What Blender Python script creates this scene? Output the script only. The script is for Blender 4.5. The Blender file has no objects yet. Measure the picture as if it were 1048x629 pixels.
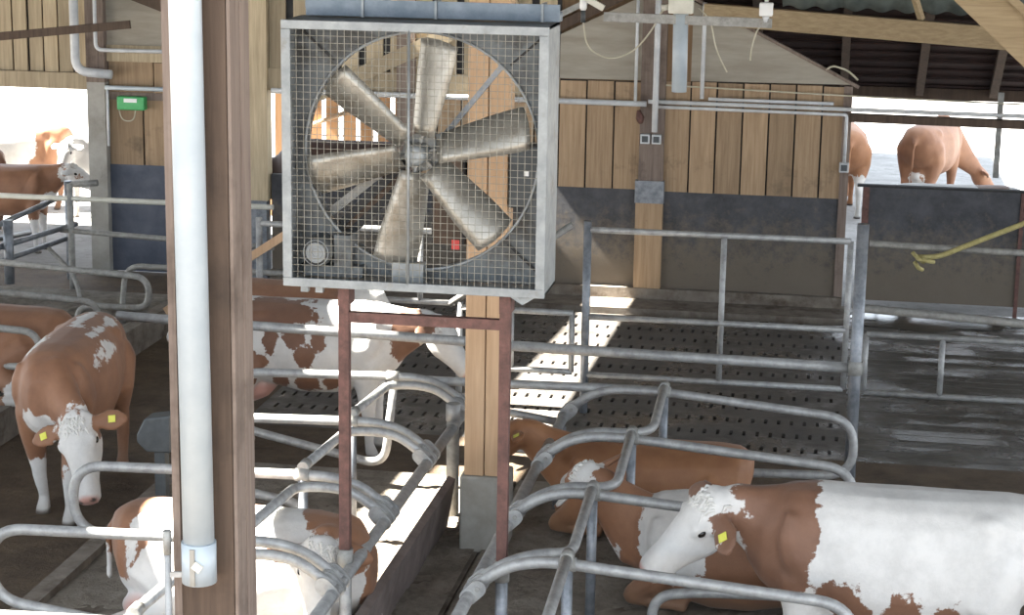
import bpy, bmesh, math, random
import numpy as np
from mathutils import Vector, Matrix
random.seed(7)
SC = bpy.context.scene
COL = SC.collection

# ------------------------------------------------------------------ camera
HC, FPX, W, H = 4.5, 2000.0, 1048.0, 629.0
PITCH, YAW, ROLL = math.atan(446 / FPX), math.radians(9.4), 0.016
FW = Vector((-math.sin(YAW) * math.cos(PITCH), math.cos(YAW) * math.cos(PITCH), -math.sin(PITCH)))
_r = Vector((math.cos(YAW), math.sin(YAW), 0)); _u = _r.cross(FW)
RT = _r * math.cos(ROLL) + _u * math.sin(ROLL)
UP = _u * math.cos(ROLL) - _r * math.sin(ROLL)
cam_d = bpy.data.cameras.new('camera'); cam = bpy.data.objects.new('camera', cam_d); COL.objects.link(cam)
cam_d.sensor_width = 36; cam_d.lens = 36 * FPX / W; cam_d.clip_end = 500
M3 = Matrix((RT, UP, -FW)).transposed()
cam.matrix_world = Matrix.Translation((0, 0, HC)) @ M3.to_4x4()
SC.camera = cam

# ------------------------------------------------------------------ world, sun, exposure
SC.view_settings.view_transform = 'Standard'; SC.view_settings.look = 'None'
SC.view_settings.gamma = 1; SC.view_settings.use_curve_mapping = False
SC.view_settings.exposure = 1.05
world = bpy.data.worlds.new('sky'); SC.world = world; world.use_nodes = True
bg = world.node_tree.nodes['Background']; bg.inputs[0].default_value = (0.80, 0.89, 1.0, 1); bg.inputs[1].default_value = 1.7
sd = bpy.data.lights.new('sun', 'SUN'); sun = bpy.data.objects.new('sun', sd); COL.objects.link(sun)
sd.energy = 36.0; sd.angle = math.radians(0.6); sd.color = (1.0, 0.95, 0.86)
SUN_B = 0.75
sun.rotation_euler = Vector((SUN_B, 0.06, -1)).to_track_quat('-Z', 'Y').to_euler()
sun.location = (-8, 0, 12)

# ------------------------------------------------------------------ helpers
def V(*a): return Vector(a)
def at(x, y, Y):
    """world point seen at this place of the photograph, at depth Y"""
    d = FW * FPX + RT * (x - W / 2) - UP * (y - H / 2)
    return V(0, 0, HC) + d * (Y / d.y)

class MB:
    def __init__(s): s.v = []; s.f = []; s.sm = []
    def add(s, vs, fs, smooth=False):
        o = len(s.v); s.v += [tuple(v) for v in vs]; s.f += [tuple(i + o for i in f) for f in fs]; s.sm += [smooth] * len(fs)
        return s
    def box(s, x0, x1, y0, y1, z0, z1):
        vs = [(x, y, z) for z in (z0, z1) for y in (y0, y1) for x in (x0, x1)]
        return s.add(vs, [(0, 2, 3, 1), (4, 5, 7, 6), (0, 1, 5, 4), (2, 6, 7, 3), (0, 4, 6, 2), (1, 3, 7, 5)])
    def bar(s, a, b, w, t, up=(0, 0, 1)):
        """box beam from a to b, w across, t along the up hint"""
        a, b = V(*a), V(*b); d = (b - a).normalized(); u = V(*up)
        x = d.cross(u)
        if x.length < 1e-4: x = d.cross(V(1, 0, 0))
        x.normalize(); u = x.cross(d).normalized(); x *= w / 2; u *= t / 2
        vs = [a - x - u, a + x - u, a + x + u, a - x + u, b - x - u, b + x - u, b + x + u, b - x + u]
        return s.add(vs, [(0, 1, 2, 3), (4, 7, 6, 5), (0, 4, 5, 1), (1, 5, 6, 2), (2, 6, 7, 3), (3, 7, 4, 0)])
    def prism(s, poly, y0, y1):
        """polygon in x,z drawn out along y"""
        n = len(poly)
        vs = [(x, y0, z) for x, z in poly] + [(x, y1, z) for x, z in poly]
        fs = [tuple(range(n)), tuple(range(2 * n - 1, n - 1, -1))] + [(i, i + n, (i + 1) % n + n, (i + 1) % n) for i in range(n)]
        return s.add(vs, fs)
    def tube(s, path, r, n=10, cap=True, closed=False):
        P = [V(*p) for p in path]; R = r if isinstance(r, (list, tuple)) else [r] * len(P)
        T = []
        for i in range(len(P)):
            a = P[i - 1] if (i > 0 or closed) else P[i]; b = P[(i + 1) % len(P)] if (i < len(P) - 1 or closed) else P[i]
            T.append((b - a).normalized())
        u = T[0].orthogonal().normalized(); vs = []
        for i, p in enumerate(P):
            u = (u - T[i] * u.dot(T[i])).normalized(); w = T[i].cross(u)
            for k in range(n):
                a = 2 * math.pi * k / n; vs.append(p + (u * math.cos(a) + w * math.sin(a)) * R[i])
        fs = []
        m = len(P) if closed else len(P) - 1
        for i in range(m):
            j = (i + 1) % len(P)
            for k in range(n): fs.append((i * n + k, i * n + (k + 1) % n, j * n + (k + 1) % n, j * n + k))
        s.add(vs, fs, True)
        if cap and not closed:
            o = len(s.v) - len(vs)
            s.f += [tuple(o + k for k in reversed(range(n))), tuple(o + (len(P) - 1) * n + k for k in range(n))]; s.sm += [False, False]
        return s
    def grid(s, fn, nu, nv, smooth=True):
        vs = [fn(i / nu, j / nv) for j in range(nv + 1) for i in range(nu + 1)]
        fs = [(j * (nu + 1) + i, j * (nu + 1) + i + 1, (j + 1) * (nu + 1) + i + 1, (j + 1) * (nu + 1) + i) for j in range(nv) for i in range(nu)]
        return s.add(vs, fs, smooth)
    def mesh(s, name, mat):
        m = bpy.data.meshes.new(name); m.from_pydata(s.v, [], s.f); m.polygons.foreach_set('use_smooth', s.sm)
        if mat: m.materials.append(mat)
        m.update(); return m
    def build(s, name, mat, parent=None, bevel=0):
        o = bpy.data.objects.new(name, s.mesh(name, mat)); COL.objects.link(o)
        if parent: o.parent = parent
        if bevel:
            b = o.modifiers.new('bevel', 'BEVEL'); b.width = bevel; b.segments = 2; b.limit_method = 'ANGLE'
        return o

def capsule(x0, z0, x1, z1, r, n=7):
    a = math.atan2(z1 - z0, x1 - x0)
    return [(x1 + r * math.cos(a - math.pi / 2 + math.pi * k / n), z1 + r * math.sin(a - math.pi / 2 + math.pi * k / n)) for k in range(n + 1)] + [(x0 + r * math.cos(a + math.pi / 2 + math.pi * k / n), z0 + r * math.sin(a + math.pi / 2 + math.pi * k / n)) for k in range(n + 1)]
def fillet(pts, rad, n=6):
    P = [V(*p) for p in pts]; out = [P[0]]
    for i in range(1, len(P) - 1):
        a = P[i - 1] - P[i]; b = P[i + 1] - P[i]
        q = min(rad if not isinstance(rad, dict) else rad.get(i, .1), a.length * .49, b.length * .49)
        p0 = P[i] + a.normalized() * q; p1 = P[i] + b.normalized() * q
        for k in range(n + 1):
            t = k / n; out.append(p0 * (1 - t) ** 2 + P[i] * 2 * t * (1 - t) + p1 * t * t)
    out.append(P[-1]); return out

def thing(name, label, cat, loc=(0, 0, 0), group=None, rz=0):
    o = bpy.data.objects.new(name, None); COL.objects.link(o); o.location = loc; o.rotation_euler = (0, 0, rz)
    o.empty_display_size = .1
    return tag(o, label, cat, group)
def tag(o, label, cat, group=None, kind=None):
    o['label'] = label; o['category'] = cat
    if group: o['group'] = group
    if kind: o['kind'] = kind
    return o
def struct(o): o['kind'] = 'structure'; return o
def sroot(name):
    o = bpy.data.objects.new(name, None); COL.objects.link(o); return struct(o)

# ------------------------------------------------------------------ materials
def nodes_of(name):
    m = bpy.data.materials.new(name); m.use_nodes = True; nt = m.node_tree
    return m, nt, nt.nodes, nt.links, nt.nodes['Principled BSDF']
def tint(nt, src, c0, c1, p0=.35, p1=.65):
    r = nt.nodes.new('ShaderNodeValToRGB'); e = r.color_ramp.elements
    e[0].position = p0; e[0].color = (*c0, 1); e[1].position = p1; e[1].color = (*c1, 1)
    nt.links.new(src, r.inputs[0]); return r.outputs[0]
def noise(nt, scale, detail=4, rough=.6, stretch=(1, 1, 1), coord='Object', dist=0):
    tc = nt.nodes.new('ShaderNodeTexCoord'); mp = nt.nodes.new('ShaderNodeMapping'); mp.inputs['Scale'].default_value = stretch
    n = nt.nodes.new('ShaderNodeTexNoise'); n.inputs['Scale'].default_value = scale; n.inputs['Detail'].default_value = detail
    n.inputs['Roughness'].default_value = rough; n.inputs['Distortion'].default_value = dist
    if coord == 'World':
        g = nt.nodes.new('ShaderNodeNewGeometry'); nt.links.new(g.outputs['Position'], mp.inputs[0])
    else: nt.links.new(tc.outputs[coord], mp.inputs[0])
    nt.links.new(mp.outputs[0], n.inputs['Vector']); return n.outputs['Fac']
def mixc(nt, fac, a, b, mode='MIX'):
    m = nt.nodes.new('ShaderNodeMix'); m.data_type = 'RGBA'; m.blend_type = mode
    for s, v in ((0, fac), (6, a), (7, b)):
        if isinstance(v, (int, float)): m.inputs[s].default_value = v
        elif isinstance(v, tuple): m.inputs[s].default_value = (*v, 1)
        else: nt.links.new(v, m.inputs[s])
    return m.outputs[2]
def bump(nt, b, src, strength=.3, dist=.01):
    n = nt.nodes.new('ShaderNodeBump'); n.inputs['Strength'].default_value = strength; n.inputs['Distance'].default_value = dist
    nt.links.new(src, n.inputs['Height']); nt.links.new(n.outputs[0], b.inputs['Normal'])
def rand(nt):
    return nt.nodes.new('ShaderNodeObjectInfo').outputs['Random']

def simple(name, c0, c1, scale=6, rough=.7, metal=0, bumpy=0, stretch=(1, 1, 1), dirt=None, coord='World', rrange=None):
    m, nt, N, L, b = nodes_of(name)
    col = tint(nt, noise(nt, scale, 5, .65, stretch, coord), c0, c1)
    if dirt:
        col = mixc(nt, tint(nt, noise(nt, dirt[1], 6, .7, (1, 1, 1), coord), (0, 0, 0), (1, 1, 1), dirt[2], dirt[2] + .16), col, dirt[0])
    L.new(col, b.inputs['Base Color']); b.inputs['Roughness'].default_value = rough; b.inputs['Metallic'].default_value = metal
    if rrange: L.new(tint(nt, noise(nt, rrange[2], 4, .6, (1, 1, 1), coord), (rrange[0],) * 3, (rrange[1],) * 3, .4, .6), b.inputs['Roughness'])
    if bumpy: bump(nt, b, noise(nt, scale * 4, 6, .7, stretch, coord), .6, bumpy)
    return m
def wood(name, c0, c1, grime=(.10, .075, .05), g=.62, axis=2, jitter=.35):
    m, nt, N, L, b = nodes_of(name)
    st = [9, 9, 9]; st[axis] = .5
    col = tint(nt, noise(nt, 3.2, 6, .65, tuple(st), 'World', .4), c0, c1, .3, .7)
    col = mixc(nt, tint(nt, noise(nt, 2.2, 5, .7, (1, 1, 1), 'World'), (0, 0, 0), (.8,) * 3, g, g + .2), col, grime)
    h = nt.nodes.new('ShaderNodeHueSaturation'); mr = nt.nodes.new('ShaderNodeMapRange')
    mr.inputs[3].default_value = 1 - jitter; mr.inputs[4].default_value = 1 + jitter * .6
    L.new(rand(nt), mr.inputs[0]); L.new(mr.outputs[0], h.inputs['Value']); L.new(col, h.inputs['Color'])
    L.new(h.outputs[0], b.inputs['Base Color']); b.inputs['Roughness'].default_value = .85
    bump(nt, b, noise(nt, 6, 5, .7, tuple(st), 'World'), .3, .006)
    return m

GALV = simple('galvanised_steel', (.27, .27, .265), (.43, .43, .42), 14, .5, .3, .0005, dirt=((.20, .18, .155), 7, .62))
GALV_BLUE = simple('galvanised_steel_bluish', (.14, .155, .175), (.27, .285, .305), 12, .42, .4, .0005, dirt=((.13, .12, .11), 6, .62))
GALV_OLD = simple('weathered_steel', (.22, .215, .20), (.36, .355, .33), 16, .65, .2, .001, dirt=((.14, .105, .08), 8, .58))
RUST = simple('rusty_brown_steel', (.085, .042, .034), (.16, .075, .06), 18, .7, .1, .001, dirt=((.20, .15, .12), 14, .62))
PVC = simple('white_pvc', (.34, .39, .43), (.42, .47, .50), 3, .4, 0, 0, dirt=((.42, .42, .40), 6, .68))
PVC_GREY = simple('grey_plastic', (.46, .47, .48), (.60, .61, .61), 6, .5, 0, 0, dirt=((.25, .24, .22), 8, .64))
CREAM = simple('cream_plastic', (.52, .50, .42), (.62, .60, .52), 8, .55)
DARKPLASTIC = simple('dark_grey_plastic', (.035, .04, .043), (.06, .067, .07), 8, .5)
GREEN = simple('green_plastic', (.04, .30, .09), (.06, .38, .12), 6, .45)
WHITEPAINT = simple('white_paint', (.7, .7, .68), (.78, .78, .76), 6, .5)
BLACK = simple('black_rubber', (.012, .012, .013), (.03, .028, .026), 10, .7)
YELLOW = simple('yellow_plastic', (.62, .60, .06), (.72, .70, .12), 10, .45)
ROPE = simple('yellow_rope', (.30, .26, .10), (.42, .36, .16), 30, .8)
RED = simple('red_plastic', (.45, .03, .03), (.5, .05, .04), 10, .5)
CABLE = simple('cream_cable', (.40, .37, .27), (.50, .46, .36), 10, .6)
CONCRETE = simple('concrete', (.24, .225, .195), (.36, .345, .31), 3, .85, 0, .004, dirt=((.15, .13, .11), 2.5, .60))
GABLE = simple('grey_cement_board', (.255, .225, .18), (.335, .305, .25), 3.5, .85, 0, .003, stretch=(.4, 1, 2.5))
def mud_panel(name, c0, c1, mud, level):
    m, nt, N, L, b = nodes_of(name)
    col = tint(nt, noise(nt, 3.5, 6, .7, coord='World'), c0, c1)
    col = mixc(nt, tint(nt, noise(nt, 5, 7, .75, coord='World'), (0, 0, 0), (.6,) * 3, .58, .75), col, (.13, .115, .095))
    g = N.new('ShaderNodeNewGeometry'); sx = N.new('ShaderNodeSeparateXYZ'); L.new(g.outputs['Position'], sx.inputs[0])
    n_ = noise(nt, 9, 9, .8, coord='World')
    ad = N.new('ShaderNodeMath'); ad.operation = 'MULTIPLY_ADD'; L.new(n_, ad.inputs[0]); ad.inputs[1].default_value = -2.0; L.new(sx.outputs['Z'], ad.inputs[2])
    mr = N.new('ShaderNodeMapRange'); L.new(ad.outputs[0], mr.inputs[0]); mr.inputs[1].default_value = level - .75; mr.inputs[2].default_value = level - .2; mr.inputs[3].default_value = .8; mr.inputs[4].default_value = 0
    L.new(mixc(nt, mr.outputs[0], col, mud), b.inputs['Base Color']); b.inputs['Roughness'].default_value = .7
    bump(nt, b, n_, .5, .01); return m
DARKPANEL = mud_panel('dark_rubber_panel', (.035, .035, .040), (.078, .078, .084), (.16, .128, .09), .18)
BLUEPANEL = simple('dark_blue_grey_panel', (.050, .060, .085), (.095, .105, .135), 3, .6, 0, .003, dirt=((.10, .09, .08), 2.4, .62))
BOARD = wood('warm_wall_board', (.27, .18, .105), (.42, .295, .18), g=.56, jitter=.22)
BOARD_PALE = wood('pale_weathered_board', (.30, .235, .15), (.48, .39, .26), g=.66)
BOARD_DIM = wood('dim_brown_board', (.17, .105, .055), (.27, .17, .095))
ORANGE = wood('orange_plank', (.50, .26, .12), (.62, .36, .18), g=.75)
TIMBER = wood('planed_timber', (.40, .255, .145), (.52, .35, .215), g=.72, jitter=.05)
OLDTIMBER = wood('old_brown_timber', (.052, .033, .022), (.095, .063, .043), (.035, .024, .017), .55, jitter=.05)
GREYTIMBER = wood('greyed_timber', (.13, .095, .077), (.24, .185, .15), (.07, .048, .035), .52, jitter=.05)
BEAMX = wood('beam_timber', (.23, .165, .09), (.35, .265, .155), axis=0, jitter=.1)
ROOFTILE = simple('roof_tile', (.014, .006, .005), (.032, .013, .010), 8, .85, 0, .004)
ROOFDARK = simple('roof_sheet', (.04, .038, .036), (.07, .066, .06), 5, .85)
ROOFGREY = simple('corrugated_sheet', (.07, .085, .08), (.12, .14, .13), 5, .8)
BLADE = simple('dusty_aluminium', (.29, .275, .24), (.42, .40, .355), 6, .38, .6, .001, coord='Object', dirt=((.24, .21, .165), 5, .50))
FANSTEEL = simple('fan_sheet_steel', (.21, .225, .23), (.31, .325, .325), 9, .5, .3, .0005, dirt=((.17, .15, .12), 5, .58))
FANGRIME = simple('grimy_fan_plate', (.075, .08, .082), (.15, .165, .17), 4, .65, .2, .002, dirt=((.045, .038, .030), 3.2, .50))
WIREMAT = simple('guard_wire', (.20, .19, .155), (.33, .31, .26), 20, .6, .3)
TOPRAIL = simple('blue_grey_rail', (.12, .15, .18), (.19, .22, .25), 9, .5, .3, 0, dirt=((.16, .14, .12), 6, .66))

def ground_mat(name, c0, c1, c2, scale, rough, bdist, wet=None):
    m, nt, N, L, b = nodes_of(name)
    col = tint(nt, noise(nt, scale, 8, .7, coord='World'), c0, c1, .35, .68)
    col = mixc(nt, tint(nt, noise(nt, scale * 4.3, 6, .75, coord='World'), (0, 0, 0), (.7,) * 3, .55, .72), col, c2)
    L.new(col, b.inputs['Base Color'])
    if wet: L.new(tint(nt, noise(nt, wet[0], 5, .6, coord='World'), (wet[1],) * 3, (rough,) * 3, wet[2], wet[2] + .14), b.inputs['Roughness'])
    else: b.inputs['Roughness'].default_value = rough
    bump(nt, b, noise(nt, scale * 6, 8, .75, coord='World'), .7, bdist)
    return m
ALLEY = ground_mat('manure_alley', (.064, .042, .025), (.15, .104, .062), (.034, .022, .013), 3.0, .75, .06)
BED = ground_mat('dusty_bedding', (.17, .14, .11), (.33, .29, .24), (.085, .062, .044), 4.0, .92, .06)
MAT = ground_mat('rubber_slat_mat', (.085, .078, .070), (.145, .132, .118), (.055, .048, .042), 2.3, .7, .01, wet=(1.3, .14, .40))
WETFLOOR = ground_mat('wet_concrete_floor', (.075, .068, .058), (.13, .118, .10), (.05, .044, .036), 2.0, .6, .012, wet=(1.1, .10, .44))
YARD = ground_mat('yard_ground', (.20, .195, .19), (.36, .355, .345), (.10, .095, .085), 1.2, .9, .02)
PIT = simple('slurry_dark', (.008, .007, .006), (.014, .012, .010), 5, .8)
CURB = simple('curb_concrete', (.14, .115, .09), (.23, .20, .165), 5, .9, 0, .006, dirt=((.08, .058, .04), 3, .5))
DULLCURB = simple('brisket_board', (.115, .09, .08), (.19, .155, .14), 5, .85, 0, .004)

# ------------------------------------------------------------------ floor, beds, yard
ZB = .14                                   # top of the stall beds
struct(MB().box(-13, 9, -3, 15.05, -.12, 0).build('floor', ALLEY))
def slat_mat(x0, x1, y0, y1, px=.108, py=.40, sw=.028, sl=.135):
    """rubber mat with real staggered slots, the pit below"""
    mb = MB(); ny = int((y1 - y0) / py); t = .03
    for r in range(ny):
        ya = y0 + r * py; yb = ya + py; s0 = ya + (py - sl) / 2; s1 = s0 + sl
        mb.box(x0, x1, ya, s0, -t, 0); mb.box(x0, x1, s1, yb, -t, 0)
        x = x0; off = (r % 2) * px * .5 + px * .5
        k = 0
        while True:
            sx = x0 + off + k * px
            if sx + sw > x1 - .02: break
            mb.box(x, sx, s0, s1, -t, 0); x = sx + sw; k += 1
        mb.box(x, x1, s0, s1, -t, 0)
    return mb
fm = struct(slat_mat(-4.75, .20, 15.05, 20.1).build('floor_slats', MAT))
struct(MB().box(-4.75, .2, 15.05, 20.75, -.3, -.10).build('floor_pit', PIT))
struct(MB().box(-13, -4.75, 15.05, 20.75, -.12, 0).build('floor_left', ALLEY))
struct(MB().box(-4.75, .20, 20.1, 20.75, -.12, .015).build('floor_wall_strip', CURB))
# right hand walkway: narrow bars side by side
bars = sroot('floor_right')
bm_ = MB().box(.2, 9, 0, .15, -.1, 0).mesh('floor_bar', WETFLOOR)
for k in range(33):
    o = bpy.data.objects.new('floor_bar', bm_); COL.objects.link(o); o.parent = bars; o.location = (0, 15.05 + k * .172, random.uniform(-.004, .004))
MB().box(.2, 9, 15.05, 20.75, -.3, -.09).build('floor_channel', PIT, bars)
yd = struct(MB().box(-60, 60, 20.75, 90, -.35, -.10).build('floor_yard', YARD))
struct(MB().box(-60, 60, -30, -3, -.35, -.10).build('floor_forecourt', YARD))
struct(MB().box(9, 60, -3, 20.75, -.35, -.10).build('floor_side_yard', YARD))
struct(MB().box(-60, -13, -3, 20.75, -.35, -.10).build('floor_far_yard', YARD))

WATER = simple('dirty_water', (.03, .028, .024), (.05, .046, .04), 3, .06, 0, .003)
pud = []
for cx_, cy_, rx_, ry_, lb in ((1.05, 20.2, .85, .36, 'bluish wet puddle along the foot of the right dark panel'),):
    vs = []; n = 40
    for k in range(n):
        a = 2 * math.pi * k / n; q = 1 + .22 * math.sin(3 * a + cx_) + .14 * math.sin(7 * a); vs.append((cx_ + rx_ * q * math.cos(a), cy_ + ry_ * q * math.sin(a), .006))
    o = MB().add(vs + [(x, y, .0) for x, y, z in vs], [tuple(range(n))] + [(k, k + n, (k + 1) % n + n, (k + 1) % n) for k in range(n)]).build('puddle', WATER); tag(o, lb, 'puddle')
def bumpy(x0, x1, y0, y1, z, amp, nx, ny, seed):
    rs = np.random.RandomState(seed)
    ph = rs.rand(14, 3) * 6.28; fr = rs.uniform(1.5, 9, (14, 2)) * rs.choice([-1, 1], (14, 2)); am = 1 / (1 + np.abs(fr).sum(1) * .35)
    def fn(u, v):
        x = x0 + (x1 - x0) * u; y = y0 + (y1 - y0) * v
        h = float((am * np.sin(fr[:, 0] * x + fr[:, 1] * y + ph[:, 0])).sum()) * amp + rs.uniform(-1, 1) * amp * .5
        e = min(u, 1 - u, v, 1 - v) * 12
        return (x, y, z + h * min(1, e))
    return MB().grid(fn, nx, ny)
def bed(name, x0, x1, y0, y1, seed, mat=BED, amp=.028, ZB=ZB):
    r = sroot(name)
    MB().box(x0, x1, y0, y1, 0, ZB - .03).build('bed_base', CURB, r)
    bumpy(x0 + .02, x1 - .02, y0 + .02, y1 - .02, ZB - .01, amp, 70, 190, seed).build('bedding', mat, r)
    return r
LUMPY = ground_mat('lumpy_bedding', (.16, .135, .11), (.36, .33, .28), (.06, .045, .032), 6.0, .95, .12)
b1 = bed('floor_bed_left_row', -9.4, -6.5, 7, 18.6, 1, LUMPY, .05, .26)
MB().box(-6.52, -6.40, 7, 18.6, 0, .27).build('curb', CURB, b1)
b2 = bed('floor_bed_centre_left', -4.62, -2.20, 7, 13.62, 2, BED)
MB().box(-4.70, -4.58, 7, 13.62, 0, ZB + .04).build('curb', CURB, b2)
b3 = bed('floor_bed_centre_right', -2.19, .30, 7, 13.62, 3, BED)
MB().box(.28, .40, 7, 13.62, 0, ZB + .04).build('curb', CURB, b3)

# brisket board between the two rows of heads
bb = thing('brisket_board', 'dull brown sloping brisket board beside the foot of the wooden post', 'board')
MB().prism([(-2.58, ZB - .06), (-2.50, ZB - .06), (-2.44, .46), (-2.49, .48)], 7.2, 12.5).build('plank', DULLCURB, bb)

# ------------------------------------------------------------------ back wall
YW = 20.7
wall = sroot('wall_back')
def wbox(name, x0, x1, z0, z1, mat, y0=YW, t=.08, parent=None): return MB().box(x0, x1, y0, y0 + t, z0, z1).build(name, mat, parent or wall)
def boards(x0, x1, z0, z1, mat, pitch=.285, gap=.018, y=YW, slope=None, back=True):
    n = max(1, round((x1 - x0) / pitch)); p = (x1 - x0) / n
    for k in range(n):
        a = x0 + k * p + gap / 2; b = x0 + (k + 1) * p - gap / 2; dy = random.uniform(-.012, .012)
        zt = z1 if slope is None else slope((a + b) / 2)
        o = MB().box(a, b, y + dy, y + dy + .03, z0, zt + random.uniform(-.008, .004)).build('board', mat, wall)
    if back: MB().box(x0, x1, y + .05, y + .07, z0, z1 if slope is None else max(slope(x0), slope(x1))).build('backing', BLACK, wall)
# right bay
wbox('lower_panel', -2.95, -2.06, .10, 1.19, DARKPANEL); wbox('lower_panel', -1.82, .13, .10, 1.18, DARKPANEL)
wbox('wall_kerb', -2.95, .14, 0, .13, CURB, YW - .1, .2)
boards(-2.95, -2.06, 1.19, 2.34, BOARD); boards(-1.82, .11, 1.18, 2.36, BOARD)
wbox('corner_stile', .05, .14, 0, 2.37, GREYTIMBER, YW - .03, .12)
wbox('wall_post', -2.07, -1.81, .10, 3.5, GREYTIMBER, YW - .08, .16)
wbox('post_shoe', -2.10, -1.79, 1.06, 1.30, GALV_BLUE, YW - .10, .20)
wbox('post_foot', -2.09, -1.80, .08, 1.06, BOARD, YW - .085, .17)
MB().prism([(-2.95, 2.355), (-2.07, 2.36), (-2.07, 3.25), (-2.95, 2.82)], YW - .005, YW + .06).build('gable_sheet', GABLE, wall)
MB().prism([(-1.55, 2.37), (.13, 2.385), (.13, 2.39), (-1.40, 3.13), (-1.55, 3.2)], YW - .005, YW + .06).build('gable_sheet', GABLE, wall)
wbox('dark_plank', -1.81, -1.55, 2.36, 3.5, BOARD_DIM, YW + .03, .05)
MB().bar((-3.05, YW - .02, 2.86), (-1.95, YW - .02, 3.42), .10, .10).build('gable_rafter', OLDTIMBER, wall)
MB().bar((-3.05, YW - .04, 2.98), (-1.95, YW - .04, 3.54), .05, .06).build('gable_batten', GALV_OLD, wall)
MB().bar((.20, YW + .02, 2.36), (-2.0, YW + .02, 3.46), .10, .03).build('verge_board', GREYTIMBER, wall)
wbox('upper_wall', -3.2, -1.6, 2.3, 5.6, BOARD_DIM, YW + .065, .02)
# bay behind the fan
wbox('lower_panel', -6.15, -2.95, .10, 1.19, DARKPANEL); wbox('wall_kerb', -6.15, -2.95, 0, .13, CURB, YW - .1, .2)
boards(-4.55, -2.95, 1.19, 2.34, BOARD)
wbox('lintel', -6.2, -2.95, 2.12, 2.36, BOARD_PALE, YW - .02, .1)
boards(-6.2, -2.95, 2.36, 5.5, BOARD_PALE, .27, .085)
MB().bar((-5.6, YW - .045, 2.1), (-3.4, YW - .045, 3.15), .08, .16, (0, 0, 1)).build('brace', BOARD_PALE, wall)
wbox('wall_post', -4.72, -4.52, 0, 3.6, GREYTIMBER, YW - .06, .16)
wbox('wall_post', -6.42, -6.17, .9, 5.4, BOARD_PALE, YW - .08, .18); wbox('post_foot', -6.40, -6.19, 0, .95, GALV_BLUE, YW - .07, .16)
# left bay
wbox('lower_panel', -8.02, -6.42, .02, 1.23, BLUEPANEL)
boards(-8.02, -6.42, 1.23, 1.98, BOARD, .36)
wbox('rail_board', -8.02, -6.42, 1.96, 2.04, GREYTIMBER, YW - .03, .06)
boards(-8.02, -6.42, 2.04, 2.38, BOARD, .5)
wbox('plank', -8.02, -6.42, 2.38, 2.56, BOARD_PALE, YW - .02, .06)
wbox('upper_sheet', -8.02, -6.42, 2.56, 5.4, GABLE)
MB().bar((-7.75, YW - .08, 3.15), (-6.5, YW - .08, 2.72), .08, .12).build('brace', OLDTIMBER, wall)
wbox('concrete_post', -8.23, -8.02, -.1, 2.15, CONCRETE, YW - .1, .24); wbox('wall_post', -8.23, -8.02, 2.15, 5.2, GREYTIMBER, YW - .1, .2)
boards(-12.5, -8.23, 2.24, 5.0, BOARD_PALE, .175, .022)
wbox('lintel', -12.5, -8.23, 2.06, 2.24, BOARD_PALE, YW - .05, .12)
# right bay: low panel, beam over the opening
wbox('lower_panel', .33, 2.55, .11, 1.325, DARKPANEL, YW - .02, .06); wbox('panel_cap', .24, 2.6, 1.322, 1.345, BLACK, YW - .03, .09)
wbox('panel_stile', .30, .37, .0, 1.32, RUST, YW - .04, .05); wbox('panel_stile', 1.92, 1.96, .0, 1.32, RUST, YW - .045, .03)
wbox('lower_panel', 2.6, 9, .06, 1.32, DARKPANEL, YW - .02, .06)
MB().bar((.12, YW, 2.045), (9, YW, 1.98), .12, .085).build('beam', OLDTIMBER, wall)
wbox('steel_post', 1.70, 1.76, 1.32, 2.25, GALV_OLD, YW + 1.0, .06)

# ------------------------------------------------------------------ roofs
# open strip in the left slope: the ground strip it lights, carried up along the sun to the roof
def up_roof(x0): return (x0 - SUN_B * 6.905) / (1 + SUN_B * .275)
SXL = lambda y: up_roof(-2.99 + .06 * (y - 13.25))
SXR = lambda y: up_roof(-2.28 + .028 * (y - 13.25))
def zl(x): return 6.3 + .275 * (x + 2.2)
rf = sroot('ceiling_left')
for n_, xa, xb in (('roof_sheet', lambda y: -13.5, SXL), ('roof_sheet', SXR, lambda y: -2.2)):
    y0, y1 = 4.6, 21.6
    vs = []
    for dz in (0, .05):
        for y in (y0, y1):
            for f in (xa, xb): vs.append((f(y), y, zl(f(y)) + dz))
    MB().add(vs, [(0, 1, 3, 2), (4, 6, 7, 5), (0, 4, 5, 1), (2, 3, 7, 6), (0, 2, 6, 4), (1, 5, 7, 3)]).build(n_, ROOFDARK, rf)
rr = sroot('ceiling_right')
vs = [(x, y, z + d) for d in (0, .05) for y in (4.6, 21.6) for x, z in ((-2.25, 6.32), (9.5, 5.3))]
MB().add(vs, [(0, 1, 3, 2), (4, 6, 7, 5), (0, 4, 5, 1), (2, 3, 7, 6), (0, 2, 6, 4), (1, 5, 7, 3)]).build('roof_sheet', ROOFDARK, rr)
# lean roof over the far right, running down to its eave
def zr(y): return 2.10 + (22.75 - y) * .62
lr = sroot('ceiling_lean_to')
y = 20.80; k = 0
while y < 22.7:
    yb = y + .17
    MB().add([(x, yy, zr(yy) + dz) for dz in (.07, .10) for yy in (y, yb + .03) for x in (-2.6, 9.2)],
             [(0, 1, 3, 2), (4, 6, 7, 5), (0, 4, 5, 1), (2, 3, 7, 6), (0, 2, 6, 4), (1, 5, 7, 3)]).build('tile_course', ROOFTILE, lr).location.z = .012 * (k % 2)
    MB().bar((-2.6, y, zr(y) + .05), (9.2, y, zr(y) + .05), .03, .02).build('batten', ROOFTILE, lr)
    y += .17; k += 1
for x in (-.9, .05, .90, 1.72, 2.6, 3.5):
    MB().bar((x, 20.80, zr(20.80)), (x, 22.7, zr(22.7)), .09, .11).build('rafter', OLDTIMBER, lr)
MB().bar((-2.6, 22.78, 2.10), (9.2, 22.78, 2.10), .05, .13).build('eave_board', OLDTIMBER, lr)
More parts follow.
